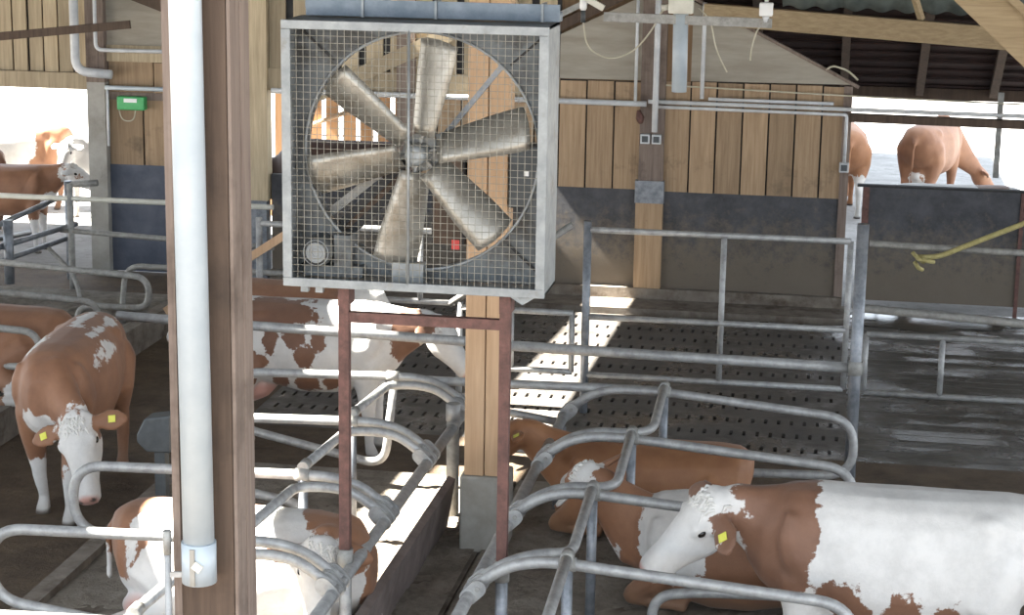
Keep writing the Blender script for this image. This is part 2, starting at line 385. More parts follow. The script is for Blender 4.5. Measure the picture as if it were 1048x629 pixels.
MB().box(-3.2, 9.5, 20.78, 20.84, 3.30, 5.7).build('upper_wall', BOARD_DIM, lr)
sh = sroot('ceiling_yard_shade')  # unseen sheets on posts, added to keep sun off the nearer yard
MB().box(-26, -9.5, 20.9, 23.6, 4.9, 5.0).build('roof_sheet', ROOFDARK, sh); MB().box(-9.5, -1.2, 20.9, 33.5, 4.9, 5.0).build('roof_sheet', ROOFDARK, sh)
for x, y in ((-24, 23.3), (-16, 23.3), (-9.4, 33.2), (-4, 33.2)): MB().box(x, x + .2, y, y + .2, -.1, 4.9).build('shade_post', OLDTIMBER, sh)
pb = thing('purlin_beam', 'long pale timber beam under the dark tiled roof at right', 'beam')
a = at(722, 14, 20.55); b = at(1520, 80, 18.7)
MB().bar(a, b, .14, .215).build('beam', BEAMX, pb, .006)
hg = MB().bar(at(934, -10, 19.9), at(943, 20, 20.0), .06, .05).build('hanger', BEAMX, pb)
# corrugated sheet above the beam
def corr(u, v):
    p = at(800 + 700 * u, -30 + (38 + 28 * u) * v, 20.0); return (p.x, p.y + .25 * v, p.z + .018 * math.sin(u * 161))
cs = tag(MB().grid(corr, 700, 2).build('corrugated_sheet', ROOFGREY), 'wavy grey corrugated sheet edge above the pale roof beam', 'roof sheet')
cs.modifiers.new('thick', 'SOLIDIFY').thickness = .012
db = thing('diagonal_brace', 'thick diagonal timber brace crossing the top right corner', 'beam')
MB().bar(at(904, -96, 13.2), at(1330, 312, 13.2), .16, .24, (0, 0, 1)).build('beam', BEAMX, db, .008)
MB().bar(at(985, -48, 13.05), at(1350, 289, 13.05), .04, .05, (0, 0, 1)).build('batten', BEAMX, db)

# ------------------------------------------------------------------ conduits, pipes and fittings on the wall
def pipe(name, label, pts, r, mat, rad=.06, cat='pipe', n=8, group=None):
    o = MB().tube(fillet(pts, rad), r, n).build(name, mat); return tag(o, label, cat, group)
yp = YW - .13
pipe('conduit', 'white conduit running level across the boards left of the wall post', [(-6.1, yp, 2.13), (-2.0, yp, 2.125)], .03, PVC_GREY)
pipe('conduit', 'upper of the three level conduits on the right hand boards', [(-1.35, yp, 2.20), (-.05, yp, 2.195)], .018, PVC_GREY)
pipe('conduit', 'middle level conduit running on over the right hand opening', [(-1.98, yp - .02, 2.155), (9, yp - .02, 2.10)], .022, PVC_GREY)
pipe('conduit', 'lowest level conduit ending above the corner socket box', [(-1.9, yp, 2.10), (.09, yp, 2.085), (.09, yp, 1.58)], .018, PVC_GREY, .03)
pipe('cable', 'thin cable stretched across the boards under the grey gable sheet', [(-1.80, yp, 2.33), (.2, yp, 2.28), (4, yp, 2.22)], .009, CABLE, cat='cable')
pipe('conduit', 'tall grey conduit rising beside the dark plank of the gable', [(-1.42, yp, 2.20), (-1.42, yp, 3.05), (-1.42, yp, 3.2)], .022, PVC_GREY)
pipe('conduit', 'thick pale conduit on the wall post above the twin sockets', [(-1.90, yp - .07, 1.84), (-1.90, yp - .07, 3.5)], .032, PVC_GREY)
pipe('conduit', 'thin conduit along the left edge of the wall post', [(-2.12, yp, 2.14), (-2.12, yp, 3.5)], .017, PVC_GREY)
for i, (x, z, lb) in enumerate(((-2.0, 1.76, 'left of the two small grey sockets on the wall post'), (-1.88, 1.76, 'right of the two small grey sockets on the wall post'), (.09, 1.53, 'small grey socket box at the corner of the boards'))):
    t = thing('socket_box', lb, 'socket', (x, yp - (.03 if i < 2 else -.02), z), 'socket boxes')
    MB().box(-.05, .05, -.03, .05, -.05, .05).build('box', PVC_GREY, t, .006); MB().box(-.032, .032, -.037, -.029, -.032, .032).build('cover', DARKPLASTIC, t)
tag(MB().tube([(-2.08, yp - .02, 2.06), (-2.06, yp - .03, 1.98), (-2.05, yp - .03, 1.92)], [.02, .045, .02], 10).build('rust_flap', RUST), 'small rusty fitting hanging at the left edge of the wall post', 'fitting')

# lamp bracket tube in front of the gable with lamps and cables
YL = 16.2
lb_ = thing('bracket_tube', 'square steel tube spanning across in front of the grey gable', 'tube')
MB().bar(at(618, 17, YL), at(790, 24, YL), .035, .075).build('tube', GALV_OLD, lb_)
p0 = at(697, 10, YL - .06)
jb = thing('junction_box', 'cream junction box above the hanging white pipe', 'box', p0)
MB().box(-.10, .10, -.06, .06, -.03, .14).build('box', CREAM, jb, .01)
MB().tube([(-.10, 0, .02), (-.16, 0, .01)], .025, 10).build('gland', CREAM, jb)
hp = tag(MB().tube([at(697, 12, YL + .03), at(695, 94, YL + .03)], [.062, .062], 16).build('hanging_pipe', PVC), 'pale vertical pipe hanging below the cream junction box', 'pipe')
lp = thing('lamp_holder', 'white lamp holder at the end of the square tube', 'lamp', at(784, 14, YL))
MB().box(-.055, .055, -.05, .05, -.02, .09).build('body', WHITEPAINT, lp, .012)
MB().tube([(0, 0, .09), (0, 0, .30)], .016, 8).build('stem', WHITEPAINT, lp); MB().tube([(0, 0, -.02), (0, 0, -.07)], [.03, .022], 10).build('gland', PVC_GREY, lp)
lp = thing('lamp_holder', 'white plug and dark lead hanging above the right fan corner', 'lamp', at(597, 8, YL))
MB().tube([(0, 0, .1), (0, 0, 0), (0, 0, -.02)], [.03, .03, .022], 10).build('body', WHITEPAINT, lp); MB().tube([(0, 0, -.02), (0, 0, -.12)], .02, 8).build('gland', DARKPLASTIC, lp)
MB().bar((.02, 0, .08), (.17, 0, .0), .05, .05).build('clip', CREAM, lp)
def cable(label, pix, Y, r=.007, mat=CABLE):
    pts = [at(x, y, Y) for x, y in pix]
    return tag(MB().tube(fillet(pts, .25, 8), r, 6).build('cable', mat), label, 'cable')
cable('loose cable looping from the plug to the cream junction box', [(597, 22), (600, 50), (625, 62), (650, 52), (668, 30), (678, 10), (688, 8)], YL)
cable('cable drooping over the grey gable right of the white pipe', [(715, 8), (727, 20), (733, 52), (744, 74)], YL)
cable('short cable hanging below the white lamp holder', [(782, 22), (774, 32), (769, 50), (768, 62)], YL)
cable('bent cable end poking out under the roof beside the boards', [(845, 72), (852, 67), (868, 72), (878, 82)], 20.68, .012)
# left wall pipes
pipe('downpipe', 'pale bent drain pipe at the top of the concrete post', [(-8.30, yp - .1, 3.6), (-8.30, yp - .1, 2.28), (-7.90, yp - .06, 2.25)], .05, PVC_GREY, .15, n=12)
pipe('conduit', 'thin grey conduit bending right beside the pale drain pipe', [(-8.06, yp - .1, 3.6), (-8.06, yp - .1, 2.52), (-6.42, yp - .02, 2.52)], .022, PVC_GREY, .08)
pipe('conduit', 'level conduit above the green box', [(-8.0, yp, 2.10), (-6.42, yp, 2.10)], .025, PVC)
pipe('conduit', 'short grey conduit below the green box', [(-7.98, yp, 2.1), (-7.98, yp, 1.45)], .016, PVC_GREY)
tag(MB().bar(at(-20, 39, 19.6), at(133, 25, 19.6), .05, .085).build('steel_bar', OLDTIMBER), 'dark bar slanting across the pale boards at the upper left', 'bar')
gb = thing('green_box', 'small green control box on the left wall boards', 'box', (-7.72, YW - .02, 1.93))
MB().box(-.16, .16, -.10, 0, -.075, .075).build('box', GREEN, gb, .012); MB().box(-.075, .075, -.105, -.099, .012, .055).build('name_plate', WHITEPAINT, gb)
MB().tube(fillet([(-.16, -.05, -.05), (-.12, -.06, -.2), (.02, -.06, -.2), (.04, -.05, -.07)], .1), .007, 6).build('lead', CABLE, gb)

# ------------------------------------------------------------------ posts
cp = thing('timber_post', 'squared pale timber post on a concrete foot behind the fan', 'post', (-2.2, 12.2, 0))
MB().box(-.10, .028, -.13, .11, .63, 6.2).build('post', TIMBER, cp, .006); MB().box(.034, .16, -.12, .10, .63, 6.2).build('side_plank', TIMBER, cp, .004)
ft = MB().box(-.125, .185, -.15, .15, ZB - .04, .63).build('concrete_foot', CONCRETE, cp, .015)
cb = thing('control_cabinet', 'dark brown cabinet on the left side of the post behind the fan', 'cabinet', (-2.42, 12.14, 2.16))
MB().box(-.105, .105, -.09, .10, 0, .62).build('case', BLACK, cb, .006); MB().box(-.095, .095, -.10, -.09, .01, .61).build('door', OLDTIMBER, cb); MB().box(.03, .08, -.106, -.10, -.02, .04).build('red_label', RED, cb)
cb = thing('control_cabinet', 'black box on the right side of the post behind the fan', 'cabinet', (-1.93, 12.14, 2.42))
MB().box(-.10, .12, -.09, .10, 0, .40).build('case', BLACK, cb, .006); MB().box(-.09, .11, -.10, -.09, .01, .39).build('door', DARKPLASTIC, cb); MB().box(-.0, .03, -.105, -.10, .21, .24).build('white_label', WHITEPAINT, cb)
bp = thing('timber_post', 'big dark brown timber post carrying the white downpipe', 'post', (-2.235, 6.72, 0))
MB().box(-.115, .112, -.115, .115, 0, 5.9).build('post', OLDTIMBER, bp, .006)
MB().box(-.119, -.09, -.121, .10, 0, 5.9).build('edge_strip', GREYTIMBER, bp)
for y0 in (-.114, .004): MB().box(.114, .128, y0, y0 + .108, 0, 5.9).build('cover_plank', GREYTIMBER, bp, .003)
dp = thing('downpipe', 'white plastic downpipe with a socket at its lower end', 'pipe', (-2.232, 6.53, 0))
MB().tube([(.0, 0, 2.07), (-.012, 0, 4.4), (-.012, 0, 5.6)], .0575, 24).build('pipe', PVC, dp)
MB().tube([(0, 0, 1.93), (0, 0, 2.085)], [.064, .064], 24).build('socket', PVC, dp)
MB().box(-.012, .006, -.072, -.055, 1.935, 2.075).build('torn_clip', CONCRETE, dp); MB().bar((.002, -.07, 2.02), (.03, -.07, 2.0), .01, .03).build('tear', CREAM, dp)
st = thing('steel_tube', 'thin steel tube standing against the left side of the brown post', 'tube', (-2.36, 6.55, 0))
MB().tube([(0, 0, 0), (0, 0, 2.02)], .0135, 12).build('tube', GALV, st); MB().tube([(0, 0, 2.02), (0, 0, 2.11)], .016, 12).build('sleeve', GALV_OLD, st)
MB().bar((0, 0, 1.94), (.10, -.02, 1.955), .012, .02).build('bracket', GALV, st)

# ------------------------------------------------------------------ fan with its portal stand
YF = 9.8
pt = thing('fan_stand', 'rusty brown portal stand carrying the big fan', 'stand', (0, YF + .10, 0))
XL, XR = -2.545, -1.672
for x in (XL, XR):
    MB().box(x - .028, x + .028, -.028, .028, .80, 2.23).build('upright', RUST, pt)
    MB().tube([(x, 0, ZB - .04), (x, 0, .83)], .034, 12).build('lower_tube', GALV_BLUE if x > -2 else GALV, pt)
    MB().tube([(x, 0, .74), (x, 0, .86)], .043, 12).build('collar', GALV_OLD, pt)
MB().box(XL, XR, -.024, .024, 2.14, 2.195).build('crossbar', RUST, pt)
for x, z in ((XL, 2.23), (XR, 2.23)): MB().box(x - .03, x + .03, -.03, .10, z, z + .10).build('bracket', RUST, pt)

FS = 1.39; FD = .40
fan = thing('barn_fan', 'large square barn fan with six blades behind a wire guard', 'fan', (-2.152, YF, 2.345))
h = FS / 2
MB().box(-h, -h + .012, 0, FD, 0, FS).build('side_panel', FANSTEEL, fan); MB().box(h - .012, h, 0, FD, 0, FS).build('side_panel', FANSTEEL, fan)
MB().box(-h, h, 0, FD, 0, .012).build('bottom_panel', FANSTEEL, fan); MB().box(-h, h, 0, FD, FS - .012, FS).build('top_panel', FANSTEEL, fan)
for n_, a in (('front_rim', (-h - .004, h + .004, FS - .042, FS + .004)), ('front_rim', (-h - .004, h + .004, -.004, .042)), ('front_rim', (-h - .004, -h + .045, .042, FS - .042)), ('front_rim', (h - .045, h + .004, .042, FS - .042))):
    MB().box(a[0], a[1], -.012, .018, a[2], a[3]).build(n_, FANSTEEL, fan, .003)
# plate with the round opening and its shroud ring
RO = .628; NS = 72; cz = FS / 2 + .012
mb = MB(); vs = []; fs = []
for k in range(NS):
    a = 2 * math.pi * k / NS; c, s = math.cos(a), math.sin(a); q = (h - .012) / max(abs(c), abs(s))
    zo = max(.012, min(FS - .012, cz + s * q))
    vs += [(c * RO, .20, cz + s * RO), (max(-h + .012, min(h - .012, c * q)), .20, zo), (c * RO, .30, cz + s * RO), (c * (RO + .008), .30, cz + s * (RO + .008)), (c * (RO + .008), .205, cz + s * (RO + .008))]
for k in range(NS):
    a = k * 5; b = ((k + 1) % NS) * 5
    fs += [(a, b, b + 1, a + 1), (a, a + 2, b + 2, b), (a + 2, a + 3, b + 3, b + 2), (a + 3, a + 4, b + 4, b + 3)]
mb.add(vs, fs).build('shroud_plate', FANGRIME, fan)
MB().tube([(math.cos(2 * math.pi * k / NS) * RO, .195, cz + math.sin(2 * math.pi * k / NS) * RO) for k in range(NS)], .008, 6, closed=True).build('shroud_lip', FANSTEEL, fan)
for sx, sz in ((1, 1), (1, -1), (-1, 1), (-1, -1)):
    MB().bar((sx * .47, .193, cz + sz * .47), (sx * .66, .193, cz + sz * .64), .012, .012).build('plate_fold', BLACK, fan)
def blade(ang):
    mb = MB(); r0, r1 = .10, .605; nu, nv = 5, 10
    top = []; bot = []
    for j in range(nv + 1):
        t = j / nv; r = r0 + (r1 - r0) * t
        ch = .19 + .055 * min(1, t * 1.5); pit = math.radians(42 - 16 * t)
        for i in range(nu + 1):
            u = i / nu - .5; cam = .030 * (1 - 4 * u * u)
            tg = u * ch * math.cos(pit) + cam * math.sin(pit) * .6; ax = -u * ch * math.sin(pit) + cam
            rr_ = r - (.02 * (4 * u * u) if j == nv else 0)
            p = V(math.cos(ang) * rr_ - math.sin(ang) * tg, .16 - ax, math.sin(ang) * rr_ + math.cos(ang) * tg)
            top.append(p); bot.append(p + V(0, .006, 0))
    n = len(top); w = nu + 1; fs = []
    for j in range(nv):
        for i in range(nu):
            a = j * w + i; fs.append((a, a + 1, a + w + 1, a + w)); fs.append((n + a, n + a + w, n + a + w + 1, n + a + 1))
    edge = [i for i in range(w)] + [j * w + nu for j in range(1, nv + 1)] + [nv * w + i for i in range(nu - 1, -1, -1)] + [j * w for j in range(nv - 1, 0, -1)]
    for k in range(len(edge)):
        a, b = edge[k], edge[(k + 1) % len(edge)]; fs.append((a, n + a, n + b, b))
    return mb.add(top + bot, fs, True)
hubz = cz
for a in (80, 141, 194, 257, 314, 15):
    o = blade(math.radians(a)).build('blade', BLADE, fan); o.location = (0, 0, hubz)
    MB().bar((math.cos(math.radians(a)) * .04, .17, math.sin(math.radians(a)) * .04), (math.cos(math.radians(a)) * .17, .17, math.sin(math.radians(a)) * .17), .012, .05, (0, 1, 0)).build('blade_arm', GALV_OLD, o)
hb = MB().tube([(0, .02, 0), (0, .026, 0), (0, .05, 0), (0, .19, 0), (0, .20, 0)], [.03, .048, .056, .056, .03], 20).build('hub', FANSTEEL, fan); hb.location = (0, 0, hubz)
MB().tube([(0, .20, 0), (0, .34, 0)], .10, 24).build('drive_wheel', GALV_OLD, hb)
# rear struts, motor and belt
for a, b, w, m in (((-.02, .33, hubz), (-.55, .33, .13), .05, OLDTIMBER), ((.05, .35, hubz + .02), (.44, .35, hubz + .50), .028, GALV_BLUE), ((-.06, .36, hubz + .02), (-.62, .36, hubz - .44), .045, GALV_OLD)):
    MB().bar(a, b, w, .03, (0, 1, 0)).build('strut', m, fan)
for dx in (-.055, .055): MB().bar((dx, .30, hubz - .02), (-.46 + dx * .9, .30, .24), .042, .014, (0, 1, 0)).build('belt', BLACK, fan)
mo = MB().tube([(-.535, .05, .17), (-.535, .06, .17), (-.535, .075, .17), (-.535, .32, .17)], [.055, .078, .082, .082], 24).build('motor', FANGRIME, fan)
MB().tube([(-.535, .046, .17), (-.535, .051, .17)], .05, 20).build('motor_cover', FANSTEEL, mo)
for k in range(4): MB().tube([(-.535 + math.cos(t * math.pi / 10) * (.02 + .016 * k), .044, .17 + math.sin(t * math.pi / 10) * (.02 + .016 * k)) for t in range(20)], .003, 4, closed=True).build('grille_ring', FANSTEEL, mo)
MB().box(-.62, -.30, .12, .2, .03, .09).build('motor_mount', FANGRIME, fan); MB().box(-.45, -.36, .1, .3, .08, .26).build('terminal_box', FANGRIME, fan)
MB().box(-.14, .03, .12, .20, .02, .12).build('latch_box', FANSTEEL, fan)
# wire guard
mb = MB(); p = .0365; n = int((FS - .06) / p); wr = .0019
for k in range(n + 1):
    c = -(n * p) / 2 + k * p
    mb.tube([(c, .0, .03), (c, .0, FS - .03)], wr, 4, cap=False); mb.tube([(-h + .03, .004, cz - .012 + c), (h - .03, .004, cz - .012 + c)], wr, 4, cap=False)
g = mb.build('wire_guard', WIREMAT, fan); g['kind'] = 'stuff'
MB().tube([(-.024, -.006, .03), (-.024, -.006, FS - .03)], .007, 8).build('guard_bar', FANSTEEL, fan)
# top rail
tr = MB().box(-h + .06, h + .02, .24, .34, FS + .01, FS + .06).build('top_rail', TOPRAIL, fan, .004)
MB().box(-h + .06, h + .02, .235, .25, FS + .05, FS + .10).build('rail_flange', TOPRAIL, tr)
for x in (-.33, .06, .62): MB().box(x, x + .012, .22, .35, FS + .008, FS + .105).build('rail_clip', FANSTEEL, tr)
for x in (-.60, -.52): MB().box(x - .02, x + .02, .05, .09, -.045, 0).build('foot', FANSTEEL, fan)
MB().prism([(.50, 0), (.66, 0), (.58, -.05)], .02, .2).build('foot', FANSTEEL, fan)

# ------------------------------------------------------------------ stall rails and dividers
DY = [13.25, 12.05, 10.85, 9.65, 8.40]
def rail_thing(name, label, x, mat):
    t = thing(name, label, 'rail', (x, 0, .75))
    MB().tube([(0, 7.6, 0), (0, 13.45, 0)], .036, 12).build('tube', mat, t)
    return t
rl = rail_thing('front_rail', 'steel head rail of the left hand stalls running towards the back wall', -2.51, GALV)
rr_ = rail_thing('front_rail', 'steel head rail of the right hand stalls running towards the back wall', -1.80, GALV)
for y in (12.75,):
    MB().tube([(.0, y, -.75 + ZB - .03), (.0, y, .10)], .044, 12).build('post', GALV_OLD, rl); MB().tube([(0, y, .05), (0, y, .17)], .05, 12).build('cap', GALV, rl)
for y in (13.0, 8.6):
    MB().tube([(.0, y, -.75 + ZB - .03), (.0, y, -.02)], .044, 12).build('post', GALV_BLUE, rr_)
ORD = ['farthest', 'second', 'third', 'nearest', 'front']
XJ = [.70, .60, .50, .52, .52]; ZT = .955
def divider(k, s):
    side = 'right' if s > 0 else 'left'; x0 = -1.80 if s > 0 else -2.51
    nm = {0: 'farthest', 1: 'second farthest', 2: 'third farthest', 3: 'second nearest', 4: 'nearest'}[k]
    t = thing('stall_divider', f'{nm} looped steel stall divider on the {side} hand rail', 'stall divider', (x0, DY[k], 0), f'{side} hand stall dividers')
    jx = XJ[k] if s > 0 else (.54 if k < 3 else .70)
    top = .85 if s > 0 else .93
    xe = 2.0 if s > 0 else (1.70 if k < 2 else 1.97)
    P = [(0, .775), (.19, ZT - .04), (.36, ZT), (jx, ZT), (xe + .02, top - .01), (xe + .03, top - .42), (1.15, .40), (.88, .36), (.86, ZB - .02)]
    if s < 0 and k == 0: P[-3:] = [(1.0, .36), (.60, .28), (.53, ZT)]
    pts = fillet([(s * a, 0, b) for a, b in P], {1: .14, 2: .1, 3: .05, 4: .21, 5: .21, 6: .1, 7: .16}, 8)
    MB().tube(pts, .0315, 12).build('loop_tube', GALV if s < 0 else GALV, t)
    if not (s < 0 and k == 0): MB().tube([(s * jx, 0, ZB - .03), (s * jx, 0, ZT)], .03, 10).build('leg', GALV_BLUE, t)
    MB().tube([(s * (jx - .045), 0, ZT), (s * (jx + .045), 0, ZT)], .039, 12).build('joint_sleeve', GALV_OLD, t)
    for d in (-.05, .05):
        c = MB().prism(capsule(0, 0, s * .05, .05, .046), d - .008, d + .008).build('clamp_plate', GALV, t); c.location = (0, 0, .75)
        MB().tube([(s * .05, d - .02, .05), (s * .05, d + .02, .05)], .013, 8).build('bolt', GALV_OLD, c)
    return t
for k in range(5):
    divider(k, 1); divider(k, -1)
def neck(k, s):
    """bent neck rail: out along one divider, then across to the next"""
    side = 'right' if s > 0 else 'left'
    if s > 0: ya, yb, x0, xj = DY[k] + .10, DY[k - 1] - .03, -1.80, XJ[k - 1]
    else: ya, yb, x0, xj = DY[k] - .13, DY[k + 1] + .03, -2.51, (.54 if k < 3 else .70)
    nm = {0: 'farthest', 1: 'second farthest' if s < 0 else 'farthest', 2: 'third farthest' if s < 0 else 'second farthest', 3: 'nearest' if s < 0 else 'third farthest', 4: 'nearest'}[k]
    t = thing('neck_rail', f'{nm} bent neck rail joining two dividers of the {side} hand stalls', 'neck rail', (x0, 0, 0), f'{side} hand neck rails')
    pts = fillet([(s * .0, ya, .775), (s * .19, ya, .91), (s * .34, ya + (.08 if s > 0 else 0), .935), (s * xj, ya + (.22 if s > 0 else -.03), .90 if s > 0 else .93), (s * xj, yb, 1.0)], {1: .12, 2: .12, 3: .20}, 10)
    MB().tube(pts, .0305, 12).build('tube', GALV, t)
    MB().tube([(s * xj, yb - .03, 1.0), (s * xj, yb + .06, 1.0)], .036, 10).build('joint_sleeve', GALV_OLD, t)
    for d in (-.045, .045): MB().prism(capsule(0, .75, s * .05, .80, .045), ya + d - .006, ya + d + .006).build('clamp_plate', GALV, t)
    return t
for k in (1, 2, 3, 4): neck(k, 1)
for k in (0, 1, 2, 3): neck(k, -1)
tag(MB().tube([(-3.0, 13.28, .93), (-1.15, 13.28, .955)], .032, 10).build('cross_tube', GALV), 'level tube joining the farthest left and right dividers behind the wooden post', 'tube')
tag(MB().tube([(-3.0, 13.34, .90), (-2.15, 13.34, .90)], .014, 8).build('thin_bar', RUST), 'thin rusty bar just below the level cross tube', 'bar')
tag(MB().tube([(-2.4, 13.2, .78), (-1.8, 13.2, .70)], .028, 10).build('short_tube', GALV), 'short sloping tube between the two head rails behind the post', 'tube')
tag(MB().tube([(-2.5, 13.42, .42), (-1.55, 13.42, .40)], .024, 8).build('low_tube', GALV_BLUE), 'low level tube behind the lying brown cow', 'tube')

# dark box standing left of the brown post
bx_ = thing('drinker_box', 'dark grey drinker box on a stem left of the brown post', 'drinker', at(157, 456, 11.6))
MB().prism([(-.085, .09), (-.03, .20), (.14, .23), (.14, -.02), (-.02, -.02), (-.085, .04)], -.08, .08).build('bowl', DARKPLASTIC, bx_, .012)
MB().box(.02, .09, -.04, .04, -.75, -.01).build('stem', DARKPLASTIC, bx_)

# ------------------------------------------------------------------ row-end rail, gates and poles
YE = 13.75
er = thing('end_rail', 'thick level steel rail closing the far end of the stalls', 'rail')
MB().tube([at(120, 323, YE), at(476, 349, YE)], .036, 12).build('tube', GALV, er)
e2 = thing('end_rail', 'thick level steel rail between wooden post and tall pole', 'rail')
MB().tube([at(500, 352, YE + .05), at(872, 376.5, YE + .05)], .038, 12).build('tube', GALV, e2)
tp = thing('tall_pole', 'tall galvanised pole joining the gates at right', 'pole')
b0 = at(878, 330, YE); MB().tube([(b0.x, YE, -.05), (b0.x, YE, at(884, 229, YE).z)], .042, 14).build('pole', GALV_BLUE, tp)
MB().tube([(b0.x, YE, at(872, 376, YE).z - .05), (b0.x, YE, at(872, 376, YE).z + .05)], .05, 14).build('collar', GALV_OLD, tp)
YG = 16.0
def gate(name, label, x0, x1, zs, stiles, r=.026, Y=YG, mat=GALV, zlo=None, zhi=None, legs=()):
    t = thing(name, label, 'gate', (0, Y, 0))
    for z in zs: MB().tube([(x0, 0, z), (x1, 0, z)], r, 10).build('rail', mat, t)
    for x in stiles: MB().tube([(x, .0, zlo if zlo is not None else min(zs)), (x, 0, zhi if zhi is not None else max(zs))], r * .95, 10).build('stile', mat, t)
    for x in legs: MB().tube([(x, 0, -.05), (x, 0, max(zs) + .05)], r * 1.1, 10).build('leg', mat, t)
    return t
def gz(x, y, Y=YG): return at(x, y, Y).z
def gx(x, y, Y=YG): return at(x, y, Y).x
gx600 = gx(600, 300); gxR = gx(868, 300)
gate('tube_gate', 'wide three rail gate between short pole and tall pole', gx600, gxR, [gz(740, 241), gz(740, 331), gz(740, 391)], [gx(739, 300), gxR])
sp = tag(MB().tube([(gx600, YG, -.05), (gx600, YG, gz(602, 226))], .034, 12).build('short_pole', GALV_BLUE), 'pale vertical pole right of the fan among the gates', 'pole')
gate('tube_gate', 'small two rail gate left of the pale vertical pole', gx(470, 350), gx(586, 350), [gz(560, 319), gz(560, 379)], [gx(523, 350), gx(585, 350)], legs=(gx(470, 350),))
gate('tube_gate', 'gate with sloping strut behind the lower fan edge', gx(268, 300), gx(466, 300), [gz(430, 308), gz(430, 236)], [gx(300, 300), gx(430, 300)], legs=(gx(266, 300),))
gate('tube_gate', 'small two rail gate right of the tall pole', gx(889, 300), gx(1330, 300), [gz(968, 346), gz(968, 406)], [gx(889, 300), gx(968, 300)], legs=(gx(1330, 300),))
tag(MB().tube([at(890, 249, YG), at(1335, 277, YG)], .028, 10).build('fence_rail', GALV_OLD), 'level top rail right of the tall pole before the dark panel', 'rail')
tag(MB().tube([at(880, 315, 14.4), at(1400, 365, 14.4)], .032, 10).build('fence_rail', GALV_OLD), 'thick middle rail right of the tall pole', 'rail')
tag(MB().tube([at(460, 311, YG), at(586, 230, YG)], .03, 10).build('strut', GALV_OLD), 'short slanting tube at the right edge of the fan', 'tube')
# yellow rope tied to the rail
rp = thing('rope', 'yellow rope tied to the rail in front of the dark panel', 'rope')
MB().tube(fillet([at(937, 263, YG - .05), at(960, 263, YG - .05), at(1000, 247, YG - .1), at(1060, 224, YG - .2), at(1240, 150, YG - .3)], .2), .022, 8).build('rope', ROPE, rp)
for i, (a, b) in enumerate((((934, 258), (946, 268)), ((936, 268), (944, 276)), ((940, 262), (956, 268)))):
    MB().tube([at(*a, YG - .06), at((a[0] + b[0]) / 2, (a[1] + b[1]) / 2 + 2, YG - .1), at(*b, YG - .06)], .018, 6).build('knot', ROPE, rp)

# ------------------------------------------------------------------ left stalls and yard fence
def left_divider(label, Y, xe, z=.86, xs=-8.2, lower=.30):
    t = thing('stall_divider', label, 'stall divider', (0, Y, 0), 'left row stall dividers')
    P = [(xs, z + .10), (xe + .02, z - .01), (xe + .02, z - lower), (xe - .55, z - lower - .0), (xe - .66, z - lower - .05), (xe - .68, .22)]
    MB().tube(fillet([(a, 0, b) for a, b in P], .2, 6), .03, 10).build('loop_tube', GALV_OLD, t)
    return t
left_divider('farthest looped divider of the left stall row, by the blue panel', 16.6, -6.12)
left_divider('middle looped divider of the left stall row', 15.5, -6.17)
left_divider('looped divider over the lying brown cow at the left edge', 14.35, -6.22)
pipe('loop_rail', 'bent rail ending in a hook before the dark blue panel', [(-4.9, 17.3, .0), (-4.9, 17.3, .80), (-6.58, 17.3, .80), (-6.62, 17.3, .45), (-6.62, 17.3, .22)], .028, GALV_OLD, .16)
Yf = 18.9
lf = thing('yard_fence', 'level tube fence before the left yard opening', 'fence', (0, Yf, 0))
for n_, z0, z1, xa in (('rail', gz(0, 200, Yf), gz(165, 207, Yf), 0), ('rail', gz(60, 235, Yf), gz(165, 248, Yf), gx(62, 235, Yf))):
    MB().tube([(xa if xa else gx(-40, 200, Yf), 0, z0), (-5.6, 0, z1 - .0)], .028, 10).build(n_, CREAM if n_ == 'rail' and not xa else GALV_OLD, lf)
for px in (73,): MB().tube([(gx(px, 240, Yf), 0, 0), (gx(px, 240, Yf), 0, gz(px, 188, Yf))], .035, 10).build('post', GALV_OLD, lf)
lg = thing('yard_gate', 'slanting dark tube gate in the left yard', 'gate')
for a, b in (((-30, 243), (58, 203)), ((-30, 262), (78, 229)), ((-30, 278), (68, 244)), ((-30, 250), (30, 238))):
    MB().tube([at(*a, 17.3), at(*b, 19.2)], .028, 10).build('rail', GALV_BLUE, lg)
MB().tube([at(8, 225, 17.8), at(10, 290, 17.8)], .05, 10).build('post', GALV_BLUE, lg)
tag(MB().tube(fillet([at(50, 254, 18.2), at(75, 280, 18.0), at(82, 302, 18.0), at(85, 338, 17.9)], .2), .022, 8).build('strut', GALV_OLD), 'curved slanting tube below the left yard gate', 'tube')
tag(MB().tube([at(69, 188.5, 20.2), at(100, 187, 20.2)], .035, 10).build('steel_stub', GALV_OLD), 'short level tube below the muzzle of the yard cow', 'tube')
tag(MB().tube([(gx(70, 200, 20.2), 20.2, -.1), (gx(70, 200, 20.2), 20.2, gz(70, 185, 20.2))], .045, 10).build('gate_post', GALV_BLUE), 'dark steel gate post under the muzzle of the yard cow', 'post')
tag(MB().bar(at(170, 318, 15.95), at(292, 240, 15.95), .07, .07).build('pole', TIMBER), 'slanting wooden pole between brown post and fan', 'pole')

# boards and fences behind the far openings
of = thing('plank_fence', 'orange plank fence seen through the opening behind the fan', 'fence', (0, 25.2, 0))
mm = MB().box(0, .17, 0, .03, -.1, 2.1).mesh('plank', ORANGE)
for k in range(14):
    o = bpy.data.objects.new('plank', mm); COL.objects.link(o); o.parent = of; o.location = (-7.9 + k * .235, 0, random.uniform(-.05, .05))
pv = tag(MB().tube([at(318, 128, 25.15), at(360, 113, 25.15)], .03, 8).build('pole', TIMBER), 'slanting pale pole seen through the left half of the fan', 'pole')

